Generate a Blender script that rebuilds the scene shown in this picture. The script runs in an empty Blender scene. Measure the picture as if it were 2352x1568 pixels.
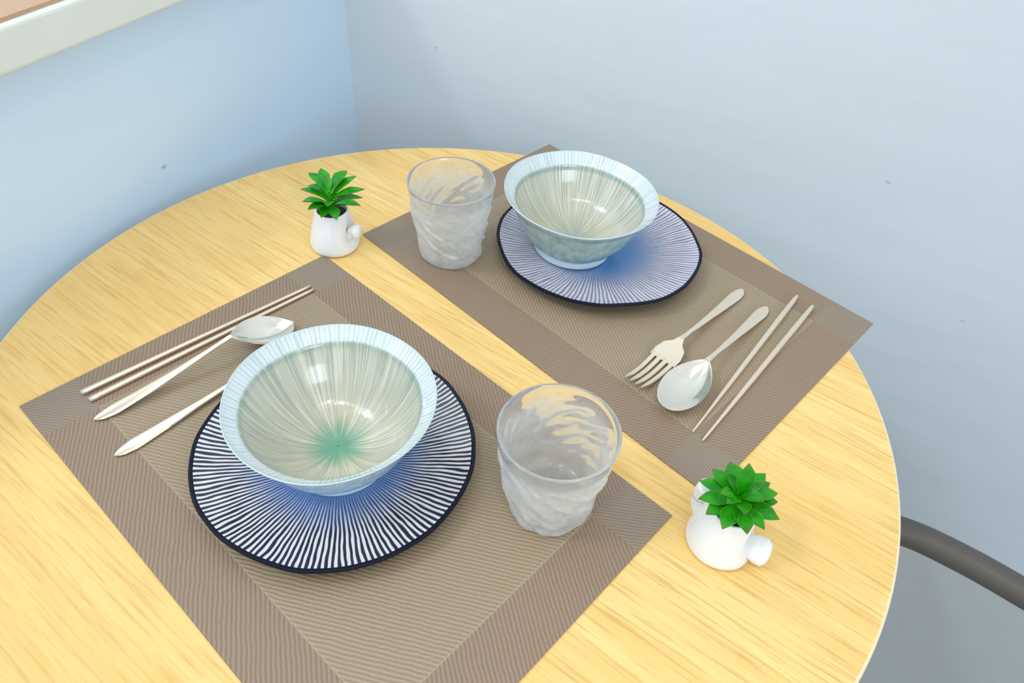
import bpy, math, random
from mathutils import Vector, Matrix, noise
random.seed(7)
sc = bpy.context.scene
COL = sc.collection
pi = math.pi
TZ = 0.75                      # height of the table top

# ------------------------------------------------------------------ camera
cam_d = bpy.data.cameras.new('camera'); cam = bpy.data.objects.new('camera', cam_d); COL.objects.link(cam)
cam_d.sensor_width = 36.0; cam_d.lens = 36.0*1744.19/2352.0; cam_d.clip_start = 0.02
rx = Vector((0.99673028, 0.0561413, 0.05811117)); ux = Vector((-0.0808007, 0.69254017, 0.71683984)); fx = Vector((0, 0.7191914, -0.69481201))
M = Matrix((rx, ux, -fx)).transposed().to_4x4(); M.translation = Vector((0, 0, TZ+0.50038))
cam.matrix_world = M
sc.camera = cam

# ------------------------------------------------------------------ world, lights, exposure
w = bpy.data.worlds.new('world'); sc.world = w; w.use_nodes = True
bg = w.node_tree.nodes['Background']; bg.inputs[0].default_value = (0.84, 0.925, 1.0, 1); bg.inputs[1].default_value = 0.92
def area(name, loc, target, sx, sy, power, col, spread=180):
    l = bpy.data.lights.new(name, 'AREA'); l.shape = 'RECTANGLE'; l.size = sx; l.size_y = sy; l.energy = power; l.color = col
    l.spread = math.radians(spread)
    o = bpy.data.objects.new(name, l); COL.objects.link(o); o.location = loc
    o.rotation_euler = (Vector(target)-Vector(loc)).to_track_quat('-Z', 'Y').to_euler(); return o
N1 = Vector((math.cos(math.radians(156)), math.sin(math.radians(156)), 0))   # outward through the window wall
N2 = Vector((math.cos(math.radians(66)), math.sin(math.radians(66)), 0))     # outward through the long wall
CT = Vector((-0.0611, 0.4682, 0)); RT = 0.3974                               # table centre and radius
D1 = RT+0.030; D2 = RT+0.0586
def P(a, b, z): return CT + N1*a + N2*b + Vector((0, 0, z))                  # a towards the window wall, b towards the long wall
area('window_light', P(D1+0.30, -0.25, 1.70), P(0, -0.05, 0.75), 1.3, 0.9, 4.5, (0.74, 0.88, 1.0))
area('ceiling_light', P(-0.5, -0.55, 2.75), P(-0.1, -0.1, 0.75), 1.6, 1.6, 5.0, (1.0, 0.88, 0.72))
area('room_window_light', P(-1.8, -1.45, 1.75), P(0.3, 0.3, 0.85), 0.9, 0.7, 14.0, (0.74, 0.89, 1.0))
for a, b in ((-0.05, -0.95), (-0.55, -0.75)):
    area('ceiling_spot', P(a, b, 2.5), P(a+0.1, b+0.6, 0.75), 0.10, 0.10, 2.6, (1.0, 0.86, 0.66))
sl = bpy.data.lights.new('daylight_sun', 'SUN'); sl.energy = 0.55; sl.angle = math.radians(10); sl.color = (0.82, 0.92, 1.0)
so = bpy.data.objects.new('daylight_sun', sl); COL.objects.link(so); so.location = P(1.5, -1.0, 3.0)
so.rotation_euler = (-N1*1.0 + N2*0.75 + Vector((0, 0, -1.55))).to_track_quat('-Z', 'Y').to_euler()
sc.view_settings.view_transform = 'Standard'; sc.view_settings.look = 'None'
sc.view_settings.exposure = 0.0; sc.view_settings.gamma = 1.0; sc.view_settings.use_curve_mapping = False

# ------------------------------------------------------------------ node helpers
def s2l(c):
    return tuple(((v/255)/12.92 if v/255 <= 0.04045 else ((v/255+0.055)/1.055)**2.4) for v in c)
class G:
    def __init__(s, name):
        s.m = bpy.data.materials.new(name); s.m.use_nodes = True; s.t = s.m.node_tree; s.n = s.t.nodes; s.b = s.n['Principled BSDF']
        s.out = s.n['Material Output']
    def _set(s, sock, v):
        if isinstance(v, bpy.types.NodeSocket): s.t.links.new(v, sock)
        elif isinstance(v, (tuple, list)):
            sock.default_value = (*v, 1.0) if (len(v) == 3 and sock.type == 'RGBA') else v
        else: sock.default_value = v
    def ma(s, op, a, b=0.0, c=0.0, clamp=False):
        n = s.n.new('ShaderNodeMath'); n.operation = op; n.use_clamp = clamp
        for i, v in enumerate((a, b, c)): s._set(n.inputs[i], v)
        return n.outputs[0]
    def mix(s, f, a, b, mode='MIX'):
        n = s.n.new('ShaderNodeMix'); n.data_type = 'RGBA'; n.blend_type = mode
        s._set(n.inputs[0], f); s._set(n.inputs[6], a); s._set(n.inputs[7], b); return n.outputs[2]
    def rng(s, v, a, b, c=0.0, d=1.0, smooth=False):
        n = s.n.new('ShaderNodeMapRange'); n.interpolation_type = 'SMOOTHSTEP' if smooth else 'LINEAR'
        for i, x in enumerate((v, a, b, c, d)): s._set(n.inputs[i], x)
        return n.outputs[0]
    def obj(s): return s.n.new('ShaderNodeTexCoord').outputs['Object']
    def uv(s): return s.n.new('ShaderNodeTexCoord').outputs['UV']
    def sep(s, v):
        n = s.n.new('ShaderNodeSeparateXYZ'); s._set(n.inputs[0], v); return n.outputs
    def com(s, x, y, z):
        n = s.n.new('ShaderNodeCombineXYZ'); s._set(n.inputs[0], x); s._set(n.inputs[1], y); s._set(n.inputs[2], z); return n.outputs[0]
    def map(s, v, scale=(1, 1, 1), rot=(0, 0, 0), loc=(0, 0, 0)):
        n = s.n.new('ShaderNodeMapping'); s._set(n.inputs[0], v); n.inputs['Scale'].default_value = scale
        n.inputs['Rotation'].default_value = rot; n.inputs['Location'].default_value = loc; return n.outputs[0]
    def noise(s, v, scale, detail=3.0, rough=0.5, dist=0.0):
        n = s.n.new('ShaderNodeTexNoise'); s._set(n.inputs['Vector'], v); n.inputs['Scale'].default_value = scale
        n.inputs['Detail'].default_value = detail; n.inputs['Roughness'].default_value = rough; n.inputs['Distortion'].default_value = dist
        return n.outputs['Fac']
    def voro(s, v, scale):
        n = s.n.new('ShaderNodeTexVoronoi'); s._set(n.inputs['Vector'], v); n.inputs['Scale'].default_value = scale; return n.outputs['Distance']
    def bump(s, h, strength=0.3, dist=0.001):
        n = s.n.new('ShaderNodeBump'); n.inputs['Strength'].default_value = strength; n.inputs['Distance'].default_value = dist
        s._set(n.inputs['Height'], h); s.t.links.new(n.outputs[0], s.b.inputs['Normal']); return n.outputs[0]
    def set(s, **k):
        for a, v in k.items(): s._set(s.b.inputs[a.replace('_', ' ')], v)
        return s.m
def plain(name, rgb, rough=0.5, **k):
    g = G(name); n = g.noise(g.obj(), 40, 2)
    c = s2l(rgb); g.set(Base_Color=g.mix(g.rng(n, 0.3, 0.7), tuple(x*0.97 for x in c), c), Roughness=rough, **k); return g.m

# ------------------------------------------------------------------ materials
def wood_mat():
    g = G('light_oak_veneer'); o = g.map(g.obj(), rot=(0, 0, math.radians(-146)))
    x, y, z = g.sep(o)
    wob = g.noise(g.com(g.ma('MULTIPLY', x, 3.0), g.ma('MULTIPLY', y, 9.0), 0.0), 1.0, 3)
    yy = g.ma('ADD', y, g.ma('MULTIPLY', wob, 0.010))
    fine = g.noise(g.com(g.ma('MULTIPLY', x, 14.0), g.ma('MULTIPLY', yy, 330.0), 0.0), 1.0, 5, 0.62)
    med = g.noise(g.com(g.ma('MULTIPLY', x, 5.0), g.ma('MULTIPLY', yy, 70.0), 3.0), 1.0, 4, 0.6)
    # glued staves, 47 mm wide, each with its own tone
    row = g.ma('FLOOR', g.ma('DIVIDE', g.ma('ADD', y, 5.0), 0.047))
    rnd = g.ma('FRACT', g.ma('MULTIPLY', g.ma('SINE', g.ma('MULTIPLY', row, 12.9898)), 43.5453))
    seg = g.ma('FLOOR', g.ma('ADD', g.ma('DIVIDE', g.ma('ADD', x, 5.0), 0.33), rnd))
    tone = g.ma('FRACT', g.ma('ABSOLUTE', g.ma('MULTIPLY', g.ma('SINE', g.ma('ADD', g.ma('MULTIPLY', row, 7.31), g.ma('MULTIPLY', seg, 3.77))), 91.7)))
    light, mid, dark = s2l((247, 213, 143)), s2l((238, 197, 122)), s2l((205, 158, 84))
    c = g.mix(g.rng(med, 0.35, 0.68), light, mid)
    c = g.mix(g.ma('MULTIPLY', g.rng(fine, 0.50, 0.70), 0.85), c, dark)
    c = g.mix(g.ma('MULTIPLY', g.rng(tone, 0, 1), 0.50), c, s2l((226, 182, 106)))
    g.bump(g.ma('MULTIPLY', fine, 1.0), 0.10, 0.0004)
    return g.set(Base_Color=c, Roughness=0.42, Specular_IOR_Level=0.25)
def wall_mat(name, rgb, seed, spec=True):
    g = G(name); o = g.map(g.obj(), loc=(seed, seed*2.1, seed*0.7))
    big = g.noise(o, 2.2, 3, 0.5); c = s2l(rgb)
    col = g.mix(g.rng(big, 0.3, 0.7), tuple(v*0.965 for v in c), c)
    if spec:
        v = g.voro(g.map(o, scale=(1.0, 1.0, 1.8)), 11.0); n = g.noise(o, 5.0, 2)
        sp = g.ma('MULTIPLY', g.rng(v, 0.020, 0.055, 1.0, 0.0), g.rng(n, 0.46, 0.56))
        col = g.mix(g.ma('MULTIPLY', sp, 0.6), col, s2l((132, 146, 160)))
    h = g.ma('ADD', g.noise(o, 9.0, 4, 0.6), g.ma('MULTIPLY', g.noise(g.map(o, scale=(1, 1, 5)), 4.0, 3), 1.2))
    g.bump(h, 0.35, 0.003)
    return g.set(Base_Color=col, Roughness=0.6, Specular_IOR_Level=0.25)
def mat_mat(name, ang_in, ang_bd):
    g = G(name); u, v, _ = g.sep(g.uv())
    L, S, B = 0.45, 0.30, 0.0450
    eu = g.ma('MINIMUM', u, g.ma('SUBTRACT', L, u)); ev = g.ma('MINIMUM', v, g.ma('SUBTRACT', S, v))
    bu = g.rng(eu, B-0.0006, B+0.0006, 1.0, 0.0); bv = g.rng(ev, B-0.0006, B+0.0006, 1.0, 0.0)
    both = g.ma('MULTIPLY', bu, bv); anyb = g.ma('MAXIMUM', bu, bv); strip = g.ma('SUBTRACT', anyb, both)
    def ribs(a, per):
        a = math.radians(a); d = g.ma('ADD', g.ma('MULTIPLY', u, -math.sin(a)), g.ma('MULTIPLY', v, math.cos(a)))
        wv = g.noise(g.com(g.ma('MULTIPLY', u, 60.0), g.ma('MULTIPLY', v, 60.0), 0.0), 1.0, 2)
        return g.ma('SINE', g.ma('ADD', g.ma('MULTIPLY', d, 2*pi/per), g.ma('MULTIPLY', wv, 5.0)))
    r1, r2, r3 = ribs(ang_in, 0.0031), ribs(ang_bd, 0.0031), ribs(ang_in-6, 0.0027)
    rib = g.ma('ADD', g.ma('ADD', g.ma('MULTIPLY', r1, g.ma('SUBTRACT', 1.0, anyb)), g.ma('MULTIPLY', r2, strip)), g.ma('MULTIPLY', r3, both))
    f = g.rng(rib, -1, 1)
    grit = g.noise(g.com(g.ma('MULTIPLY', u, 1000.0), g.ma('MULTIPLY', v, 1000.0), 0.0), 1.0, 2)
    inner = g.mix(f, s2l((150, 131, 106)), s2l((172, 153, 126)))
    edge = g.mix(f, s2l((138, 116, 96)), s2l((160, 137, 115)))
    corn = g.mix(f, s2l((139, 122, 105)), s2l((158, 141, 122)))
    c = g.mix(bu, g.mix(bv, inner, edge), g.mix(bv, edge, corn))
    sl = g.rng(g.ma('ABSOLUTE', g.ma('SUBTRACT', g.ma('MINIMUM', eu, ev), B)), 0.0003, 0.0011, 0.55, 0.0)
    c = g.mix(sl, c, s2l((176, 163, 142)))
    c = g.mix(g.ma('MULTIPLY', g.rng(grit, 0.35, 0.7), 0.20), c, s2l((96, 84, 72)))
    g.bump(g.ma('ADD', g.ma('MULTIPLY', rib, 0.5), grit), 0.5, 0.0005)
    return g.set(Base_Color=c, Roughness=0.48, Specular_IOR_Level=0.4)
def polar(g):
    x, y, z = g.sep(g.obj()); r = g.ma('SQRT', g.ma('ADD', g.ma('MULTIPLY', x, x), g.ma('MULTIPLY', y, y)))
    rs = g.ma('MAXIMUM', r, 0.0005)
    return x, y, z, r, g.ma('DIVIDE', x, rs), g.ma('DIVIDE', y, rs), g.ma('ARCTAN2', y, x)
def plate_mat(name, seed, contrast, white, thick):
    g = G(name); x, y, z, r, ca, sa, a = polar(g)
    wv = g.noise(g.com(g.ma('MULTIPLY', ca, 6.0), g.ma('MULTIPLY', sa, 6.0), g.ma('ADD', g.ma('MULTIPLY', r, 32.0), seed)), 1.0, 2)
    wf = g.noise(g.com(g.ma('MULTIPLY', ca, 26.0), g.ma('MULTIPLY', sa, 26.0), g.ma('ADD', g.ma('MULTIPLY', r, 45.0), seed)), 1.0, 1)
    ph = g.ma('ADD', g.ma('MULTIPLY', a, 146.0), g.ma('ADD', g.ma('MULTIPLY', wv, 7.0), g.ma('MULTIPLY', wf, 2.6)))
    s = g.ma('SINE', ph)
    brk = g.noise(g.com(g.ma('MULTIPLY', ca, 40.0), g.ma('MULTIPLY', sa, 40.0), g.ma('ADD', g.ma('MULTIPLY', r, 90.0), seed)), 1.0, 2)
    th = g.ma('ADD', thick, g.ma('MULTIPLY', g.ma('SUBTRACT', brk, 0.5), 0.7))
    ridge = g.rng(s, g.ma('SUBTRACT', th, 0.35), g.ma('ADD', th, 0.35), 0.0, 1.0, True)
    rad = g.rng(r, 0.040, 0.080, 0.0, 1.0, True)
    gap = g.mix(rad, s2l((84, 104, 158)), s2l((30, 32, 48)))
    rdg = g.mix(rad, s2l((128, 156, 206)), s2l(white))
    gap = g.mix(1.0-contrast, gap, rdg)
    c = g.mix(ridge, gap, rdg)
    core = g.rng(r, 0.030, 0.052, 1.0, 0.0, True)
    ring = g.rng(g.ma('SINE', g.ma('MULTIPLY', r, 2200.0)), -1, 1)
    c = g.mix(core, c, g.mix(ring, s2l((66, 128, 190)), s2l((92, 152, 208))))
    under = g.rng(g.ma('SUBTRACT', z, g.ma('MULTIPLY', r, 0.17)), -0.0045, -0.0035, 1.0, 0.0)
    g.bump(ridge, 0.7, 0.0006)
    return g.set(Base_Color=c, Roughness=0.22, Coat_Weight=0.35, Coat_Roughness=0.06, Specular_IOR_Level=0.5)
def bowl_in_mat(name, seed, green, green_amt):
    g = G(name); x, y, z, r, ca, sa, a = polar(g)
    f1 = g.noise(g.com(g.ma('MULTIPLY', ca, 36.0), g.ma('MULTIPLY', sa, 36.0), g.ma('ADD', g.ma('MULTIPLY', r, 22.0), seed)), 1.0, 3, 0.6)
    f2 = g.noise(g.com(g.ma('MULTIPLY', ca, 20.0), g.ma('MULTIPLY', sa, 20.0), g.ma('ADD', g.ma('MULTIPLY', r, 18.0), seed+5)), 1.0, 2, 0.6)
    base = g.mix(g.rng(r, 0.02, 0.070), s2l((190, 184, 156)), s2l((194, 197, 186)))
    c = g.mix(g.ma('MULTIPLY', g.rng(f1, 0.50, 0.60), 0.70), base, s2l((150, 160, 150)))
    c = g.mix(g.ma('MULTIPLY', g.rng(f2, 0.52, 0.62), 0.55), c, s2l((226, 222, 202)))
    rn = g.ma('ADD', r, g.ma('MULTIPLY', g.ma('SUBTRACT', f2, 0.5), 0.030))
    cen = g.rng(rn, 0.007, 0.030, green_amt, 0.0, True)
    c = g.mix(cen, c, s2l(green))
    cr = g.rng(g.ma('ABSOLUTE', g.ma('SUBTRACT', r, 0.0662)), 0.0003, 0.0016, 0.85, 0.0, True)
    c = g.mix(g.ma('MULTIPLY', cr, g.rng(f1, 0.35, 0.6, 0.35, 0.85)), c, s2l((126, 160, 148)))
    # pale rim band with fine grey strokes
    band = g.rng(r, 0.0668, 0.0684)
    st = g.rng(g.ma('SINE', g.ma('ADD', g.ma('MULTIPLY', a, 120.0), g.ma('MULTIPLY', f1, 9.0))), 0.45, 0.95)
    bc = g.mix(g.ma('MULTIPLY', st, 0.55), s2l((212, 222, 224)), s2l((158, 172, 182)))
    c = g.mix(band, c, bc)
    g.bump(g.ma('ADD', f1, f2), 0.35, 0.0006)
    return g.set(Base_Color=c, Roughness=0.12, Coat_Weight=0.5, Coat_Roughness=0.04)
def bowl_out_mat(name, c1, c2):
    g = G(name); x, y, z, r, ca, sa, a = polar(g)
    n = g.noise(g.com(g.ma('MULTIPLY', ca, 7.0), g.ma('MULTIPLY', sa, 7.0), g.ma('MULTIPLY', z, 90.0)), 1.0, 3)
    c = g.mix(g.rng(n, 0.35, 0.68), s2l(c1), s2l(c2))
    d = g.voro(g.com(g.ma('MULTIPLY', a, 11.0), g.ma('MULTIPLY', z, 110.0), 0.0), 1.0)
    c = g.mix(g.rng(d, 0.1, 0.4, 0.30, 0.0), c, s2l((206, 218, 214)))
    rim = g.rng(z, 0.0640, 0.0672)
    c = g.mix(rim, c, s2l((196, 210, 212)))
    g.bump(d, 0.3, 0.0008)
    return g.set(Base_Color=c, Roughness=0.15, Coat_Weight=0.4, Coat_Roughness=0.05)
def leaf_mat():
    g = G('glossy_green_leaf'); u, v, _ = g.sep(g.uv())
    n = g.noise(g.obj(), 90, 3)
    c = g.mix(g.rng(n, 0.35, 0.7), s2l((14, 122, 4)), s2l((44, 160, 12)))
    c = g.mix(g.rng(u, 0.80, 1.0, 0.0, 0.55), c, s2l((112, 96, 24)))
    ed = g.rng(g.ma('ABSOLUTE', g.ma('SUBTRACT', v, 0.5)), 0.42, 0.5, 0.0, 0.22)
    c = g.mix(ed, c, s2l((150, 190, 70)))
    g.b.inputs['Subsurface Weight'].default_value = 0.0
    return g.set(Base_Color=c, Roughness=0.33, Specular_IOR_Level=0.4)
def glass_mat(name, white, r0, r1):
    g = G(name); o = g.obj(); _, _, z = g.sep(o)
    n = g.noise(g.map(o, scale=(1, 1, 1.5)), 60, 2)
    g.set(Base_Color=(0.985, 0.985, 0.98), Roughness=g.ma('MULTIPLY', g.rng(z, 0.062, 0.078, 1.0, 0.30), g.rng(n, 0.3, 0.7, r0, r1)), IOR=1.45, Transmission_Weight=1.0)
    d = g.n.new('ShaderNodeBsdfDiffuse'); d.inputs[0].default_value = (0.93, 0.93, 0.91, 1)
    tr = g.n.new('ShaderNodeBsdfTranslucent'); tr.inputs[0].default_value = (0.97, 0.97, 0.95, 1)
    a = g.n.new('ShaderNodeMixShader'); a.inputs[0].default_value = 0.5; g.t.links.new(d.outputs[0], a.inputs[1]); g.t.links.new(tr.outputs[0], a.inputs[2])
    m = g.n.new('ShaderNodeMixShader'); g.t.links.new(g.ma('MULTIPLY', g.rng(n, 0.3, 0.7, 0.75, 1.25), g.rng(z, 0.064, 0.084, white, 0.13, True)), m.inputs[0])
    g.t.links.new(g.b.outputs[0], m.inputs[1]); g.t.links.new(a.outputs[0], m.inputs[2])
    g.t.links.new(m.outputs[0], g.out.inputs['Surface']); return g.m
def metal_mat(name, rgb, rough):
    g = G(name); n = g.noise(g.obj(), 25, 1)
    return g.set(Base_Color=s2l(rgb), Metallic=0.86, Roughness=g.rng(n, 0.2, 0.8, rough*0.92, rough*1.1))
M_wood = wood_mat(); M_edge = plain('pale_edge_band', (244, 226, 186), 0.4)
M_wallL = wall_mat('bluish_white_plaster', (213, 233, 251), 1.3); M_wallR = wall_mat('grey_white_plaster', (213, 222, 228), 4.2)
M_sill = plain('off_white_painted_sill', (228, 230, 222), 0.35); M_silltop = plain('beige_sill_board', (192, 156, 124), 0.45)
M_mat1 = mat_mat('woven_vinyl_near', -30, 33); M_mat2 = mat_mat('woven_vinyl_far', 30, -30)
M_plate1 = plate_mat('navy_white_radial_glaze', 2.0, 1.0, (226, 222, 228), 0.00)
M_plate2 = plate_mat('lavender_radial_glaze', 9.0, 0.62, (212, 208, 226), -0.25)
M_navy = plain('navy_rim_glaze', (12, 14, 36), 0.45, Specular_IOR_Level=0.25)
M_bin1 = bowl_in_mat('celadon_interior_near', 3.0, (92, 158, 128), 0.95); M_bin2 = bowl_in_mat('celadon_interior_far', 8.0, (150, 168, 164), 0.7)
M_bout1 = bowl_out_mat('blue_celadon_exterior', (164, 196, 212), (196, 220, 230))
M_bout2 = bowl_out_mat('green_celadon_exterior', (140, 170, 164), (178, 202, 196))
M_foot = plain('pale_foot_glaze', (214, 232, 238), 0.2)
M_leaf = leaf_mat(); M_soil = plain('dark_moss', (44, 60, 24), 0.9)
M_pot = plain('white_glazed_ceramic', (242, 243, 244), 0.18, Coat_Weight=0.3)
M_glass = glass_mat('frosted_pebbled_glass', 0.42, 0.06, 0.14)
M_champ = metal_mat('champagne_steel', (255, 236, 212), 0.30); M_steel = metal_mat('polished_steel', (244, 236, 222), 0.12)
M_chrim = plain('dark_taupe_vinyl', (84, 78, 72), 0.45); M_chin = plain('grey_vinyl', (174, 178, 179), 0.5)
M_black = plain('black_metal', (32, 32, 34), 0.4); M_floor = plain('grey_floor', (150, 146, 140), 0.5)

# ------------------------------------------------------------------ mesh helpers
def make(name, verts, faces, mat, parent=None, uvs=None, smooth=True, loc=None, sharp=48):
    me = bpy.data.meshes.new(name); me.from_pydata([tuple(v) for v in verts], [], faces)
    me.materials.append(mat)
    if uvs:
        l = me.uv_layers.new(name='UVMap')
        for p in me.polygons:
            for li in p.loop_indices: l.data[li].uv = uvs[me.loops[li].vertex_index]
    me.update()
    if smooth:
        me.polygons.foreach_set('use_smooth', [True]*len(me.polygons)); me.set_sharp_from_angle(angle=math.radians(sharp))
    o = bpy.data.objects.new(name, me); COL.objects.link(o)
    if parent: o.parent = parent
    if loc is not None: o.location = loc
    return o
def tag(o, label=None, cat=None, group=None, kind=None):
    if label: o['label'] = label
    if cat: o['category'] = cat
    if group: o['group'] = group
    if kind: o['kind'] = kind
    return o
def empty(name, loc, label, cat, group=None, rz=0.0):
    o = bpy.data.objects.new(name, None); COL.objects.link(o); o.location = loc; o.rotation_euler = (0, 0, rz); o.empty_display_size = 0.02
    return tag(o, label, cat, group)
def catmull(pts, n):
    out = []; k = len(pts)
    for i in range(k-1):
        p0, p1, p2, p3 = (Vector(pts[max(i-1, 0)]), Vector(pts[i]), Vector(pts[i+1]), Vector(pts[min(i+2, k-1)]))
        for j in range(n):
            t = j/n; out.append(0.5*((2*p1)+(p2-p0)*t+(2*p0-5*p1+4*p2-p3)*t*t+(3*p1-p0-3*p2+p3)*t**3))
    out.append(Vector(pts[-1])); return out
def lathe(prof, seg, fn=None, closed_axis=True):
    """prof: list of (r, z). fn(r,z,a) -> (r,z). Returns verts, faces."""
    V, F = [], []; n = len(prof)
    for i, (r, z) in enumerate(prof):
        for k in range(seg):
            a = 2*pi*k/seg; rr, zz = (r, z) if fn is None else fn(r, z, a, i)
            V.append((rr*math.cos(a), rr*math.sin(a), zz))
    for i in range(n-1):
        for k in range(seg):
            k2 = (k+1) % seg; F.append((i*seg+k, i*seg+k2, (i+1)*seg+k2, (i+1)*seg+k))
    return V, F
def capend(V, F, ring, seg, flip=False):
    c = Vector((0, 0, 0))
    for k in range(seg): c += Vector(V[ring*seg+k])
    V.append(tuple(c/seg)); ci = len(V)-1
    for k in range(seg):
        k2 = (k+1) % seg; a, b = ring*seg+k, ring*seg+k2
        F.append((b, a, ci) if flip else (a, b, ci))
def tube(path, radii, seg=12, flat=1.0, up=Vector((0, 0, 1))):
    V, F = [], []; n = len(path)
    for i, p in enumerate(path):
        p = Vector(p); t = (Vector(path[min(i+1, n-1)])-Vector(path[max(i-1, 0)])).normalized()
        s = t.cross(up); s = s.normalized() if s.length > 1e-4 else Vector((1, 0, 0)); u = s.cross(t).normalized()
        for k in range(seg):
            a = 2*pi*k/seg; V.append(p + s*math.cos(a)*radii[i] + u*math.sin(a)*radii[i]*flat)
    for i in range(n-1):
        for k in range(seg):
            k2 = (k+1) % seg; F.append((i*seg+k, i*seg+k2, (i+1)*seg+k2, (i+1)*seg+k))
    capend(V, F, 0, seg, True); capend(V, F, n-1, seg)
    return V, F
def box(cx, ax, ay, az):
    V = [cx+ax*i+ay*j+az*k for i in (-1, 1) for j in (-1, 1) for k in (-1, 1)]
    F = [(0, 1, 3, 2), (4, 6, 7, 5), (0, 4, 5, 1), (2, 3, 7, 6), (0, 2, 6, 4), (1, 5, 7, 3)]
    return V, F
def obox(name, a0, a1, b0, b1, z0, z1, mat, parent=None, bevel=0.0):
    c = P((a0+a1)/2, (b0+b1)/2, (z0+z1)/2)
    V, F = box(Vector((0, 0, 0)), N1*(a1-a0)/2, N2*(b1-b0)/2, Vector((0, 0, (z1-z0)/2)))
    o = make(name, V, F, mat, parent, smooth=False, loc=c)
    if bevel: m = o.modifiers.new('b', 'BEVEL'); m.width = bevel; m.segments = 3
    return o

# ------------------------------------------------------------------ room
st = lambda o: tag(o, kind='structure')
SZ = TZ + 0.1915; SP = 0.030                                      # underside of the sill, how far it stands out
st(obox('floor', -3.2, D1+0.12, -2.6, D2+0.12, -0.05, 0.0, M_floor))
st(obox('wall_right', -3.2, D1+0.12, D2, D2+0.12, 0.0, 2.8, M_wallR))
st(obox('wall_left', D1, D1+0.12, -2.6, D2, 0.0, SZ, M_wallL))
wn = bpy.data.objects.new('window_1', None); COL.objects.link(wn); wn.location = P(D1+0.06, -0.6, SZ); st(wn)
def wpart(name, *a, **k):
    o = obox(name, *a, **k); o.location = o.location-wn.location; o.parent = wn; return o
wpart('window_sill', D1-SP, D1+0.12, -2.6, D2, SZ, SZ+0.038, M_sill, bevel=0.004)
wpart('sill_board', D1-SP+0.006, D1+0.11, -2.6, D2-0.002, SZ+0.038, SZ+0.0415, M_silltop)
wpart('window_frame', D1+0.05, D1+0.09, -2.0, -1.94, SZ+0.0415, 2.4, M_sill, bevel=0.003)
wpart('window_frame', D1+0.05, D1+0.09, -2.0, D2-0.002, 2.4, 2.46, M_sill, bevel=0.003)

# ------------------------------------------------------------------ table
tb = empty('round_table', CT.copy(), 'round light oak dining table standing in the corner between the two walls', 'table')
seg = 200
prof = [(0.0005, TZ-0.026), (RT-0.018, TZ-0.026), (RT-0.004, TZ-0.022), (RT-0.0015, TZ-0.017)]
V, F = lathe(prof, seg); make('table_underside', V, F, M_edge, tb)
prof = [(RT-0.0015, TZ-0.017), (RT, TZ-0.012), (RT, TZ-0.0025), (RT-0.0006, TZ-0.0008), (RT-0.0024, TZ)]
V, F = lathe(prof, seg); make('edge_band', V, F, M_edge, tb)
prof = [(RT-0.0024, TZ), (RT*0.66, TZ), (RT*0.33, TZ), (0.0005, TZ)]
V, F = lathe(prof, seg); capend(V, F, 3, seg); make('tabletop', V, F, M_wood, tb)
V, F = lathe([(0.0, 0.02+0.70), (0.03, 0.72), (0.03, 0.03), (0.05, 0.025)], 32); make('pedestal', V, F, M_black, tb)
V, F = lathe([(0.0005, 0.0), (0.24, 0.0), (0.24, 0.012), (0.05, 0.028), (0.0005, 0.028)], 64); make('base_plate', V, F, M_black, tb)
V, F = lathe([(0.0005, 0.700), (0.10, 0.708), (0.15, 0.7235), (0.0005, 0.7235)], 48); make('mounting_plate', V, F, M_black, tb)

# ------------------------------------------------------------------ placemats
MT = 0.0013
def placemat(cs, mat, label, curl=None):
    cs = [Vector((*c, 0)) for c in cs]          # start of long edge, end of long edge, opposite, opposite
    cen = sum(cs, Vector())/4; n, m = 60, 40; V, U, F = [], [], []
    for lay in (1, 0):
        for j in range(m+1):
            for i in range(n+1):
                u, v = i/n, j/m
                p = cs[0]*(1-u)*(1-v)+cs[1]*u*(1-v)+cs[2]*u*v+cs[3]*(1-u)*v
                r = (Vector((p.x, p.y, 0))-CT).length; z = lay*MT+0.0001
                V.append((p.x-cen.x, p.y-cen.y, z)); U.append((u*0.45, v*0.30))
    K = (n+1)*(m+1)
    for j in range(m):
        for i in range(n):
            a = j*(n+1)+i; q = (a, a+1, a+n+2, a+n+1); F.append(q[::-1]); F.append(tuple(x+K for x in q))
    bd = [j*(n+1) for j in range(m+1)] + [m*(n+1)+i for i in range(1, n+1)] + [j*(n+1)+n for j in range(m-1, -1, -1)] + [i for i in range(n-1, 0, -1)]
    for k in range(len(bd)):
        a, b = bd[k], bd[(k+1) % len(bd)]; F.append((a, b, b+K, a+K))
    o = make('placemat', V, F, mat, uvs=U, smooth=False, loc=(cen.x, cen.y, TZ))
    tag(o, label, 'placemat', 'woven placemats on the round table')
    return o
placemat([(-.2033, .6234), (.1348, .3376), (-.0562, .1067), (-.4026, .3922)], M_mat1, 'brown-grey woven placemat whose edge runs off the bottom of the photo, nearer the camera')
placemat([(.0279, .8900), (.3626, .5851), (.1665, .3588), (-.1712, .6648)], M_mat2, 'brown-grey woven placemat nearer the grey wall, its corners overhanging the table edge')
Z0 = TZ + MT + 0.0002

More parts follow.
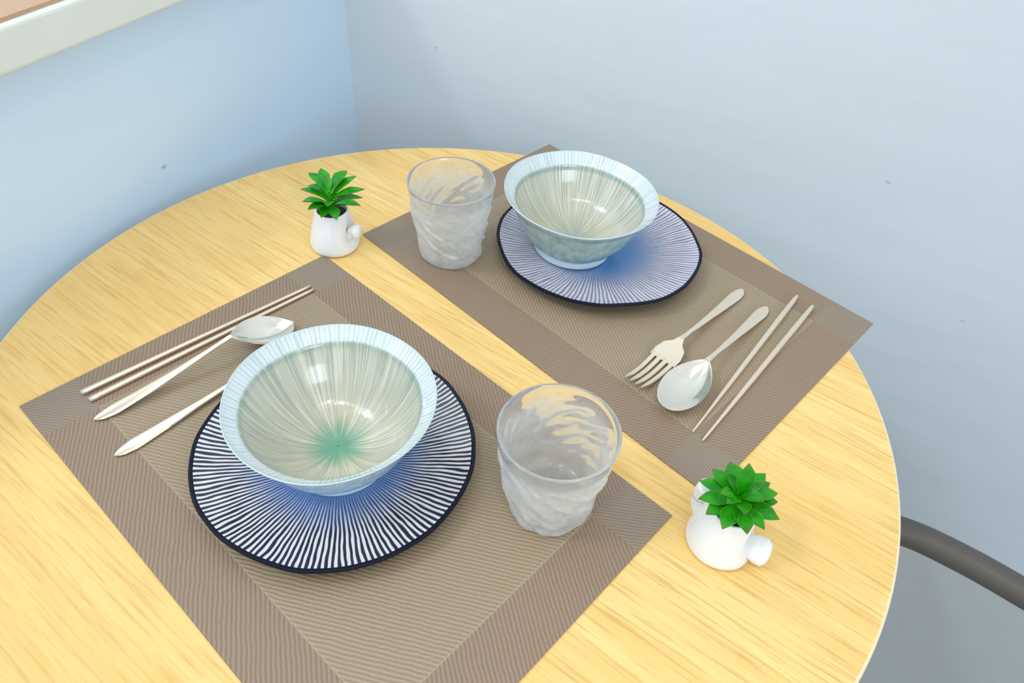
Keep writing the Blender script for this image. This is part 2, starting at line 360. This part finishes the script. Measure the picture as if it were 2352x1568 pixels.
# ------------------------------------------------------------------ plates
def plate(x, y, seed, mat, oct_amt, label):
    p = empty('dinner_plate', (x, y, Z0), label, 'plate', 'radial striped plates')
    R = 0.1090; rn = random.Random(seed); ph = [rn.uniform(0, 6.28) for _ in range(6)]
    def wob(r, z, a, i):
        k = max(0.0, (r-0.05)/(R-0.05)); m = oct_amt*(0.006*math.sin(8*a+ph[0])+0.006*math.sin(3*a+ph[1]))+0.003*math.sin(5*a+ph[2])+0.0016*math.sin(13*a+ph[3])+0.001*math.sin(21*a+ph[4])
        return r*(1+m*k), z+k*0.0010*math.sin(2*a+ph[5])
    top = catmull([(0.0004, 0.0062, 0), (0.045, 0.0064, 0), (0.062, 0.0082, 0), (0.082, 0.0120, 0), (0.098, 0.0152, 0), (R-0.0028, 0.0176, 0)], 6)
    V, F = lathe([(v.x, v.y) for v in top], 360, wob); make('plate_face', V, F, mat, p)
    rim = [(R-0.0028, 0.0176), (R-0.0016, 0.0184), (R-0.0002, 0.0184), (R+0.0006, 0.0174), (R+0.0004, 0.0160), (R-0.0012, 0.0146)]
    V, F = lathe(rim, 360, wob); o = make('rim', V, F, M_navy, p); o['label'] = 'dark navy rim line'
    und = catmull([(R-0.0012, 0.0146, 0), (0.098, 0.0112, 0), (0.080, 0.0068, 0), (0.066, 0.0038, 0), (0.0630, 0.0005, 0), (0.0600, 0.0, 0), (0.0585, 0.0020, 0), (0.0004, 0.0022, 0)], 5)
    V, F = lathe([(v.x, v.y) for v in und], 360, wob); make('underside', V, F, M_navy, p)
    return p
plate(-.1312, .3655, 3, M_plate1, 0.35, 'round plate with crisp navy and white radial stripes, under the green-starburst bowl')
plate(.0843, .6665, 11, M_plate2, 1.0, 'lavender-blue radial striped plate under the far bowl, near the grey wall')

# ------------------------------------------------------------------ bowls
def bowl(x, y, min_, mout, label, R=0.0785):
    z = Z0+0.0064
    b = empty('rice_bowl', (x, y, z), label, 'bowl', 'celadon bowls on striped plates'); k = R/0.0785
    def wob(r, zz, a, i): return r*k*(1+0.004*math.sin(3*a+1)*(r/R)), zz+0.0005*math.sin(5*a)*(r/R)
    inn = catmull([(0.0004, 0.0092, 0), (0.014, 0.0098, 0), (0.030, 0.0142, 0), (0.045, 0.0240, 0), (0.0560, 0.0370, 0), (0.0638, 0.0505, 0), (0.0662, 0.0566, 0), (0.0688, 0.0597, 0), (0.0740, 0.0642, 0), (0.0772, 0.0674, 0)], 6)
    V, F = lathe([(v.x, v.y) for v in inn], 256, wob); make('bowl_interior', V, F, min_, b)
    ext = catmull([(0.0772, 0.0674, 0), (0.0779, 0.0681, 0), (0.0785, 0.0677, 0), (0.0782, 0.0665, 0), (0.0745, 0.0610, 0), (0.0700, 0.0560, 0), (0.0676, 0.0500, 0), (0.0635, 0.0400, 0), (0.0575, 0.0270, 0), (0.0490, 0.0150, 0), (0.0430, 0.0085, 0), (0.0412, 0.0070, 0)], 6)
    V, F = lathe([(v.x, v.y) for v in ext], 256, wob); make('bowl_exterior', V, F, mout, b)
    ft = [(0.0412, 0.0072), (0.0418, 0.0035), (0.0412, 0.0004), (0.0400, 0.0), (0.0385, 0.0004), (0.0375, 0.0045), (0.0004, 0.0050)]
    V, F = lathe(ft, 128, lambda r, zz, a, i: (r*k, zz)); make('foot_ring', V, F, M_foot, b)
    return b
bowl(-.1300, .3660, M_bin1, M_bout1, 'pale celadon bowl with a green starburst centre, on the navy striped near plate', 0.0780)
b2 = bowl(.0556, .6636, M_bin2, M_bout2, 'grey-green celadon bowl without a green centre, on the lavender plate by the wall', 0.0792)
b2.location.z += 0.0022; b2.rotation_euler = (0, math.radians(2.2), 0)      # its foot leans on the rising side of the plate

# ------------------------------------------------------------------ tumblers
def tumbler(x, y, seed, label):
    H, seg = 0.0885, 220
    def rad(z):
        t = z/H
        pts = [(0, 0.0290), (0.04, 0.0318), (0.10, 0.0330), (0.35, 0.0362), (0.60, 0.0390), (0.82, 0.0418), (0.90, 0.0430), (1.0, 0.0440)]
        for (a, ra), (b, rb) in zip(pts, pts[1:]):
            if t <= b: return ra+(rb-ra)*(t-a)/(b-a)
        return pts[-1][1]
    outer = [(rad(H*i/70), H*i/70) for i in range(71)]
    V, F = [], []
    prof = [(0.0004, 0.0010, 0), (0.020, 0.0008, 0), (0.027, 0.0001, 0)] + [(r, z, 1) for r, z in outer] + [(0.0436, H+0.0009, 0), (0.0428, H+0.0010, 0), (0.0421, H+0.0004, 0)]
    prof += [(rad(H*i/30)-0.0026-0.0006*(1-i/30), H*i/30, 2) for i in range(29, 4, -1)] + [(0.0240, 0.0122, 0), (0.0140, 0.0110, 0), (0.0004, 0.0106, 0)]
    for r, z, f in prof:
        for k in range(seg):
            a = 2*pi*k/seg; rr = r
            if f:
                tw = a + z*26.0
                n1 = noise.noise(Vector((math.cos(tw)*2.0+seed, math.sin(tw)*2.0, z*34)))
                n2 = noise.noise(Vector((math.cos(tw)*4.6, math.sin(tw)*4.6+seed, z*75)))
                ridge = (1-abs(n1)*2.0)**2*1.0 + n2*0.5
                env = min(1, max(0, (0.86-z/H)*7))*min(1, z/H*14)
                rr = r + env*(0.0032*ridge-0.0019)*(1 if f == 1 else 0.0)
            V.append((rr*math.cos(a), rr*math.sin(a), z))
    for i in range(len(prof)-1):
        for k in range(seg):
            k2 = (k+1) % seg; F.append((i*seg+k, i*seg+k2, (i+1)*seg+k2, (i+1)*seg+k))
    capend(V, F, 0, seg, True); capend(V, F, len(prof)-1, seg)
    o = make('glass_tumbler', V, F, M_glass, loc=(x, y, Z0), sharp=180)
    tag(o, label, 'glass', 'frosted tumblers'); return o
tumbler(.0380, .3400, 1.7, 'empty pebbled glass tumbler beside the near plate, nearer the camera')
tumbler(-.0726, .6455, 5.3, 'empty pebbled glass tumbler between the far succulent and the far bowl')

# ------------------------------------------------------------------ cutlery
def lerp_tab(tab, t):
    for (a, va), (b, vb) in zip(tab, tab[1:]):
        if t <= b:
            s = (t-a)/(b-a); s = s*s*(3-2*s)*0.5+s*0.5; return va+(vb-va)*s
    return tab[-1][1]
def strip(x0, x1, n, wf, zf, cf, th, m=10, yc=None, ease=False):
    """solid strip along x: half width wf(x), mid height zf(x), hollow depth cf(x)"""
    V, F = [], []; rows = m+1
    for s in (1, 0):
        for i in range(n+1):
            x = x0+(x1-x0)*(math.sin(pi/2*i/n) if ease else i/n); hw = max(wf(x), 1e-5); yy = yc(x) if yc else 0.0
            for j in range(rows):
                q = -1+2*j/m; e = math.sqrt(max(0, 1-abs(q)**6))
                t = th*(0.35+0.65*e)
                V.append((x, yy+hw*q, zf(x)-cf(x)*(1-q*q)+(t if s else 0)))
    K = (n+1)*rows
    for i in range(n):
        for j in range(m):
            a = i*rows+j; q = (a, a+rows, a+rows+1, a+1); F.append(q); F.append(tuple(x+K for x in q[::-1]))
    bd = [j for j in range(rows)] + [i*rows+m for i in range(1, n+1)] + [n*rows+j for j in range(m-1, -1, -1)] + [i*rows for i in range(n-1, 0, -1)]
    for k in range(len(bd)):
        a, b = bd[k], bd[(k+1) % len(bd)]; F.append((a, b, b+K, a+K))
    return V, F
def place(pa, pb, za, zb):
    """frame whose x axis runs from pa to pb"""
    a = Vector((pa[0], pa[1], TZ+za)); b = Vector((pb[0], pb[1], TZ+zb)); d = b-a
    return a, math.atan2(d.y, d.x), -math.asin(d.z/d.length), d.length
def handle_w(L, hl, pointed, wmax):
    if pointed: tab = [(0, 0.0004), (0.02, 0.0026), (0.06, 0.0046), (0.14, wmax), (0.34, 0.0052), (0.65, 0.0031), (0.90, 0.0022), (1.0, 0.0026)]
    else: tab = [(0, 0.0006), (0.015, 0.0034), (0.05, 0.0053), (0.12, wmax), (0.30, 0.0052), (0.60, 0.0034), (0.88, 0.0023), (1.0, 0.0028)]
    return lambda x: lerp_tab(tab, x/hl)
def spoon(pa, pb, label, pointed=False, bw=0.0203, mat=None, tipz=0.0088, neck=0.0155, bl=0.071, drop=1.5):
    a, rz, ry, L = place(pa, pb, MT+0.0006, MT+0.0006)
    e = empty('dining_spoon', a, label, 'spoon', 'metal cutlery on the placemats', rz); mat = mat or M_champ
    hl = L-bl
    hz = lambda x: 0.0008+neck*max(0, min(1, x/hl))**1.35
    V, F = strip(0, hl+0.002, 60, handle_w(L, hl, pointed, 0.0062), hz, lambda x: 0.0009*math.exp(-(x/0.03)**2) if pointed else 0.0, 0.0016)
    make('handle', V, F, mat, e)
    zr0 = hz(hl)
    def bwf(x):
        t = max(0, min(1, (x-hl)/bl)); pk = 0.54
        if t < pk: return max(0.0027, bw*math.sin(pi/2*t/pk)**0.78)
        return max(0.0002, bw*max(0, 1-((t-pk)/(1-pk))**2)**(0.72 if pointed else 0.52))
    def zf(x):
        t = max(0, min(1, (x-hl)/bl)); return zr0*(1-t)**drop + tipz*(1-(1-t)**drop)
    def cf(x):
        t = max(0, min(1, (x-hl)/bl)); return min(0.0088, zf(x)-0.0001)*max(0, math.sin(pi*t**0.85))**0.8
    V, F = strip(hl, hl+bl, 56, bwf, zf, cf, 0.0011, 20, ease=True); o = make('spoon_bowl', V, F, M_steel, e); o['label'] = 'mirror-bright bowl'
    return e
def fork(pa, pb, label, pointed=False, neck=0.0095, hd=0.078, tl=0.048):
    a, rz, ry, L = place(pa, pb, MT+0.0006, MT+0.0006)
    e = empty('dining_fork', a, label, 'fork', 'metal cutlery on the placemats', rz)
    hl = L-hd
    hz = lambda x: 0.0008+neck*max(0, min(1, x/hl))**1.5
    V, F = strip(0, hl+0.002, 60, handle_w(L, hl, pointed, 0.0062), hz, lambda x: 0.0010*math.exp(-(x/0.03)**2) if pointed else 0.0, 0.0017)
    make('handle', V, F, M_champ, e)
    z0 = hz(hl)
    def zf(x):
        t = (x-hl)/hd; return z0+(0.0012-z0)*math.sin(min(1, t/0.62)*pi/2)+(0.0005 if pointed else 0.006)*max(0, (t-0.62)/0.38)**1.6
    tab = [(0, 0.0029), (0.10, 0.0050), (0.22, 0.0118), (0.38, 0.0140), (1.0, 0.0126)]
    V, F = strip(hl, hl+hd-tl+0.001, 24, lambda x: lerp_tab(tab, (x-hl)/(hd-tl+0.004)*0.6), zf, lambda x: 0.0006, 0.0016, 16); make('fork_head', V, F, M_champ, e)
    for k in range(4):
        yb = (-1.5+k)*0.0066
        V, F = strip(hl+hd-tl-0.003, L, 24, lambda x: 0.0024 if x < L-0.012 else 0.0009+0.0015*((L-x)/0.012), zf, lambda x: 0.0, 0.0015, 6, yc=lambda x, yb=yb: yb*(1-0.10*(x-hl-hd+tl)/tl))
        make('tine', V, F, M_champ, e)
    return e
def chopstick(pa, pb, za, zb, ra, rb, label, square=False, fat=None):
    a = Vector((pa[0], pa[1], TZ+za)); b = Vector((pb[0], pb[1], TZ+zb)); n = 30; seg_ = 4 if square else 12; path, rr = [], []
    for i in range(n+1):
        t = i/n; path.append(((b-a)*t)); r = ra+(rb-ra)*t
        if fat: r = lerp_tab(fat, t)
        rr.append(r)
    V, F = [], []; d = (b-a).normalized(); s = d.cross(Vector((0, 0, 1))).normalized(); u = s.cross(d); sg = 16
    for i, p in enumerate(path):
        for k in range(sg):
            an = 2*pi*(k+0.5)/sg; c, si = math.cos(an), math.sin(an)
            if square: m = max(abs(c), abs(si)); f = 1/(m**0.75)*0.94; c, si = c*f, si*f
            V.append(p+s*c*rr[i]+u*si*rr[i]*(0.8 if square else 1))
    for i in range(n):
        for k in range(sg):
            k2 = (k+1) % sg; F.append((i*sg+k, i*sg+k2, (i+1)*sg+k2, (i+1)*sg+k))
    capend(V, F, 0, sg, True); capend(V, F, n, sg)
    o = make('chopstick', V, F, M_champ, smooth=not square, loc=a)
    if square:
        o.data.polygons.foreach_set('use_smooth', [True]*len(o.data.polygons))
    return tag(o, label, 'chopstick', 'metal chopsticks on the placemats')
chopstick((-.3583, .4095), (-.2043, .5706), MT+.0026, MT+.0017, .0026, .0017, 'metal chopstick lying outermost on the near placemat, along its left edge', True)
chopstick((-.3482, .4028), (-.2000, .5660), MT+.0026, MT+.0017, .0026, .0017, 'metal chopstick between its twin and the near spoon, partly under the spoon bowl', True)
fat = [(0, .0016), (0.03, .0026), (0.18, .0031), (0.55, .0027), (0.97, .0014), (1.0, .0009)]
chopstick((.2904, .6148), (.1599, .4219), MT+.0034, MT+.0016, 0, 0, 'tapered metal chopstick next to the far spoon', False, fat)
chopstick((.3034, .6006), (.1674, .4132), MT+.0034, MT+.0016, 0, 0, 'tapered metal chopstick outermost on the far placemat, away from the spoon', False, fat)
spoon((-.3356, .3832), (-.2050, .5110), 'champagne metal spoon with a pointed handle, its bowl against the near chopsticks', True, 0.0212, tipz=0.0062, neck=0.0215, bl=0.060, drop=1.15)
fork((-.3042, .3495), (-.1905, .4915), 'champagne metal utensil beside the near plate, only its pointed handle showing past the bowl', True, 0.003, 0.060, 0.040)
fork((.2351, .6198), (.1105, .4682), 'champagne metal four-tined fork lying between the far plate and the far spoon')
spoon((.2559, .5948), (.1362, .4400), 'champagne metal spoon with a mirror bowl, lying between the fork and the chopsticks')

# ------------------------------------------------------------------ succulents
def leaf(base, d, w, V, F, U, seed):
    L = d.length; dn = d.normalized(); side = dn.cross(Vector((0, 0, 1))).normalized(); up = side.cross(dn).normalized()
    n, m = 14, 8; b0 = len(V); rn = random.Random(seed); arch = L*rn.uniform(0.05, 0.12)
    for lay in (1, 0):
        for i in range(n+1):
            t = i/n
            hw = w/2*lerp_tab([(0, 0.34), (0.15, 0.42), (0.45, 0.85), (0.62, 1.0), (0.80, 0.72), (0.91, 0.34), (1.0, 0.02)], t)
            c = base + d*t + up*arch*math.sin(pi*t)*(1 if t < 1 else 0)
            th = 0.0016*(1-t**3)+0.0002
            for j in range(m+1):
                q = -1+2*j/m
                z = 0.0016*q*q*(hw/(w/2)) + (th*(1-q*q)*0.35 if lay else -th*(1-abs(q)**3)*1.3)
                V.append(c+side*hw*q+up*z); U.append((t, j/m))
    K = (n+1)*(m+1)
    for i in range(n):
        for j in range(m):
            a = b0+i*(m+1)+j; q = (a, a+1, a+m+2, a+m+1); F.append(q); F.append(tuple(x+K for x in q[::-1]))
    rows = m+1
    bd = [j for j in range(rows)] + [i*rows+m for i in range(1, n+1)] + [n*rows+j for j in range(m-1, -1, -1)] + [i*rows for i in range(n-1, 0, -1)]
    for k in range(len(bd)):
        a, b = b0+bd[k], b0+bd[(k+1) % len(bd)]; F.append((a, a+K, b+K, b))
def planter(x, y, leaves, spout_az, handle_az, spout, label, potk=1.0, handle=None):
    e = empty('potted_succulent', (x, y, TZ+0.0002), label, 'potted plant', 'small succulents in white pots')
    body = catmull([(0.0004, 0.0, 0), (0.020, 0.0, 0), (0.0245, 0.0012, 0), (0.0263, 0.0050, 0), (0.0256, 0.0120, 0), (0.0230, 0.0230, 0), (0.0198, 0.0340, 0), (0.0176, 0.0425, 0), (0.0170, 0.0446, 0), (0.0160, 0.0450, 0), (0.0150, 0.0440, 0), (0.0150, 0.0380, 0), (0.0004, 0.0378, 0)], 6)
    sa = math.radians(spout_az)
    def dent(r, z, a, i):
        # hollow pressed into the side behind the spout tip
        da = (a-sa+pi) % (2*pi)-pi; k = math.exp(-(da/0.50)**2-((z-0.020)/0.0120)**2)
        return (r*(1-0.42*k) if i < 54 else r), z
    V, F = lathe([(v.x, v.y) for v in body], 96, dent); make('pot', V, F, M_pot, e)
    p = catmull([(math.cos(sa)*q, math.sin(sa)*q, z) for q, z in spout[0]], 6); n = len(p)
    V, F = tube(p, [lerp_tab(spout[1], i/(n-1)) for i in range(n)], 20); make('spout', V, F, M_pot, e, sharp=180)
    if handle:
        ha = math.radians(handle_az); hp = catmull([(math.cos(ha)*q, math.sin(ha)*q, z) for q, z in handle], 6); n = len(hp)
        V, F = tube(hp, [0.0074*lerp_tab([(0, 1.1), (0.85, 1.0), (0.96, 0.75), (1.0, 0.1)], i/(n-1)) for i in range(n)], 20); make('handle', V, F, M_pot, e, sharp=180)
    V, F = lathe([(0.0152, 0.0392), (0.012, 0.0420), (0.006, 0.0440), (0.0004, 0.0445)], 32); make('moss', V, F, M_soil, e)
    V, F, U = [], [], []
    top = max(l[0] for l in leaves)
    for i, (bz, v, w) in enumerate(leaves):
        d = Vector(v); h = Vector((d.x, d.y, 0)); b = Vector((0, 0, bz)) + (h.normalized()*0.0012 if h.length > 1e-4 else Vector())
        leaf(b, d-(b-Vector((0, 0, bz))), w, V, F, U, i)
    # stem joins the rosette to the pot
    b0 = len(V); SV, SF = tube([(0, 0, 0.036), (0, 0, 0.05), (0, 0, top-0.001)], [0.0030, 0.0026, 0.0018], 10)
    V += SV; U += [(0.1, 0.5)]*len(SV); F += [tuple(q+b0 for q in f) for f in SF]
    make('succulent_leaves', V, F, M_leaf, e, uvs=U)
    return e
L1 = [(.0620, (-.0262, .0229, .0094), .0115), (.0630, (-.0154, .0312, .0094), .0125), (.0630, (.0113, .0332, .0081), .0135), (.0600, (.0224, .0265, .0098), .0105),
      (.0580, (.0336, .0122, .0059), .0115), (.0600, (-.0285, .0217, -.0036), .0105), (.0550, (-.0338, .0121, .0027), .0105), (.0520, (-.0208, -.0247, .0160), .0115),
      (.0500, (-.0147, -.0302, .0130), .0105), (.0530, (.0288, .0209, -.0056), .0095), (.0500, (.0335, -.0098, .0086), .0105),
      (.0500, (-.0040, -.0250, .0010), .0120), (.0500, (.0110, -.0240, -.0010), .0120), (.0540, (.0030, -.0220, .0090), .0105), (.0640, (-.0040, .0130, .0120), .0080)]
L2 = [(.0530, (-.0252, .0163, -.0009), .0125), (.0550, (-.0148, .0261, -.0001), .0125), (.0560, (-.0021, .0297, .0039), .0150), (.0600, (-.0003, .0067, .0292), .0140),
      (.0560, (.0214, .0202, .0057), .0120), (.0520, (.0251, .0152, .0060), .0110), (.0540, (.0290, .0066, .0035), .0125), (.0520, (.0298, .0030, .0005), .0135),
      (.0500, (.0276, -.0126, .0035), .0150), (.0480, (.0136, -.0248, .0100), .0130), (.0500, (.0011, -.0291, .0073), .0145), (.0520, (-.0151, -.0257, .0037), .0140),
      (.0500, (-.0252, -.0150, .0062), .0140), (.0520, (-.0293, -.0034, .0053), .0130), (.0580, (-.0170, -.0060, .0120), .0100), (.0580, (-.0130, -.0130, .0100), .0100),
      (.0600, (-.0110, .0120, .0110), .0085), (.0590, (.0120, -.0110, .0120), .0110), (.0580, (-.0010, -.0190, .0080), .0115), (.0590, (.0150, .0060, .0110), .0100)]
ball = ([(0.010, 0.012), (0.0160, 0.0160), (0.0185, 0.0195), (0.0200, 0.0215), (0.0230, 0.0225), (0.0262, 0.0232), (0.0290, 0.0236), (0.0306, 0.0238)], [(0, .0050), (0.35, .0044), (0.50, .0058), (0.66, .0074), (0.80, .0072), (0.92, .0048), (1.0, .0004)])
lobe = ([(0.0140, 0.0090), (0.0180, 0.0105), (0.0215, 0.0118), (0.0260, 0.0130), (0.0305, 0.0136), (0.0340, 0.0140), (0.0365, 0.0142)], [(0, .0060), (0.30, .0084), (0.50, .0108), (0.70, .0110), (0.86, .0086), (0.95, .0054), (1.0, .0004)])
hnd = [(0.014, 0.010), (0.0225, 0.0120), (0.0265, 0.0190), (0.0272, 0.0290), (0.0262, 0.0370), (0.0256, 0.0400)]
planter(-.1958, .6449, L1, -12, 150, ball, 'small green succulent in a white spouted pot, near the far corner of the walls', handle=None)
planter(.1687, .3183, L2, -28, 125, lobe, 'wide green succulent rosette in a white pot, at the right of the near glass', handle=hnd)

# ------------------------------------------------------------------ tub chair
ch = empty('tub_chair', (.44, .10, 0), 'dark-rimmed grey tub chair standing at the right edge of the round table', 'chair')
ctl = [(.2500, .395), (.3050, .4010), (.3606, .3880), (.4011, .3675), (.4457, .3365), (.5100, .2850), (.5750, .2150), (.6200, .1200), (.6300, .0100), (.5950, -.0900), (.5200, -.1650), (.4300, -.2000), (.3300, -.2000), (.2400, -.1750)]
path = catmull([(x-.44, y-.10, TZ-.070) for x, y in ctl], 8); n = len(path)
V, F = tube(path, [0.0130*lerp_tab([(0, .3), (0.02, .9), (0.05, 1), (0.95, 1), (0.98, .9), (1, .3)], i/(n-1)) for i in range(n)], 18); make('chair_rim', V, F, M_chrim, ch)
V, F, K = [], [], 10
cc = Vector((-.02, .0, 0))
def shell(off):
    R_ = []
    for i, p in enumerate(path):
        col = []
        for k in range(K+1):
            t = k/K; q = Vector((p.x, p.y, 0)); s = 1-0.10*t**1.5-0.22*max(0, t-0.75)**1.2*1.2
            h = cc+(q-cc)*s; dn = (cc-q).normalized(); h = h+dn*off
            col.append(Vector((h.x, h.y, TZ-.070-.24*t-0.02*max(0, t-0.75)*4)))
        R_.append(col)
    return R_
A, B = shell(0.014), shell(-0.010)
for R_ in (A, B):
    for col in R_: V += col
W = K+1
for i in range(n-1):
    for k in range(K):
        a = i*W+k; F.append((a, a+1, a+W+1, a+W)); b = a+n*W; F.append((b, b+W, b+W+1, b+1))
for i in range(n-1):
    a = i*W+K; b = a+n*W; F.append((a, b, b+W, a+W)); a -= K; b -= K; F.append((a, a+W, b+W, b))
for i in (0, n-1):
    for k in range(K): a = i*W+k; F.append((a, a+1, a+n*W+1, a+n*W))
make('chair_shell', V, F, M_chin, ch)
V, F = [], []
ring = [cc+(Vector((p.x, p.y, 0))-cc)*0.90 for p in path]
for z, s in ((TZ-.395, 0.93), (TZ-.385, 0.97), (TZ-.335, 0.985), (TZ-.318, 0.96), (TZ-.308, 0.85), (TZ-.304, 0.5)):
    for q in ring: h = cc+(q-cc)*s; V.append((h.x, h.y, z))
m = len(ring)
for r_ in range(5):
    for k in range(m): k2 = (k+1) % m; F.append((r_*m+k, r_*m+k2, (r_+1)*m+k2, (r_+1)*m+k))
V.append((cc.x, cc.y, TZ-.303)); F += [(5*m+k, 5*m+(k+1) % m, len(V)-1) for k in range(m)]
F.append(tuple(range(m))[::-1])
make('seat_cushion', V, F, M_chin, ch)
for sx, sy in ((-.15, -.2), (-.15, .2), (.12, -.17), (.12, .17)):
    V, F = tube([(sx, sy, TZ-.40), (sx*1.12, sy*1.12, 0.0)], [0.016, 0.010], 16, up=Vector((1, 0, 0))); make('leg', V, F, M_black, ch)
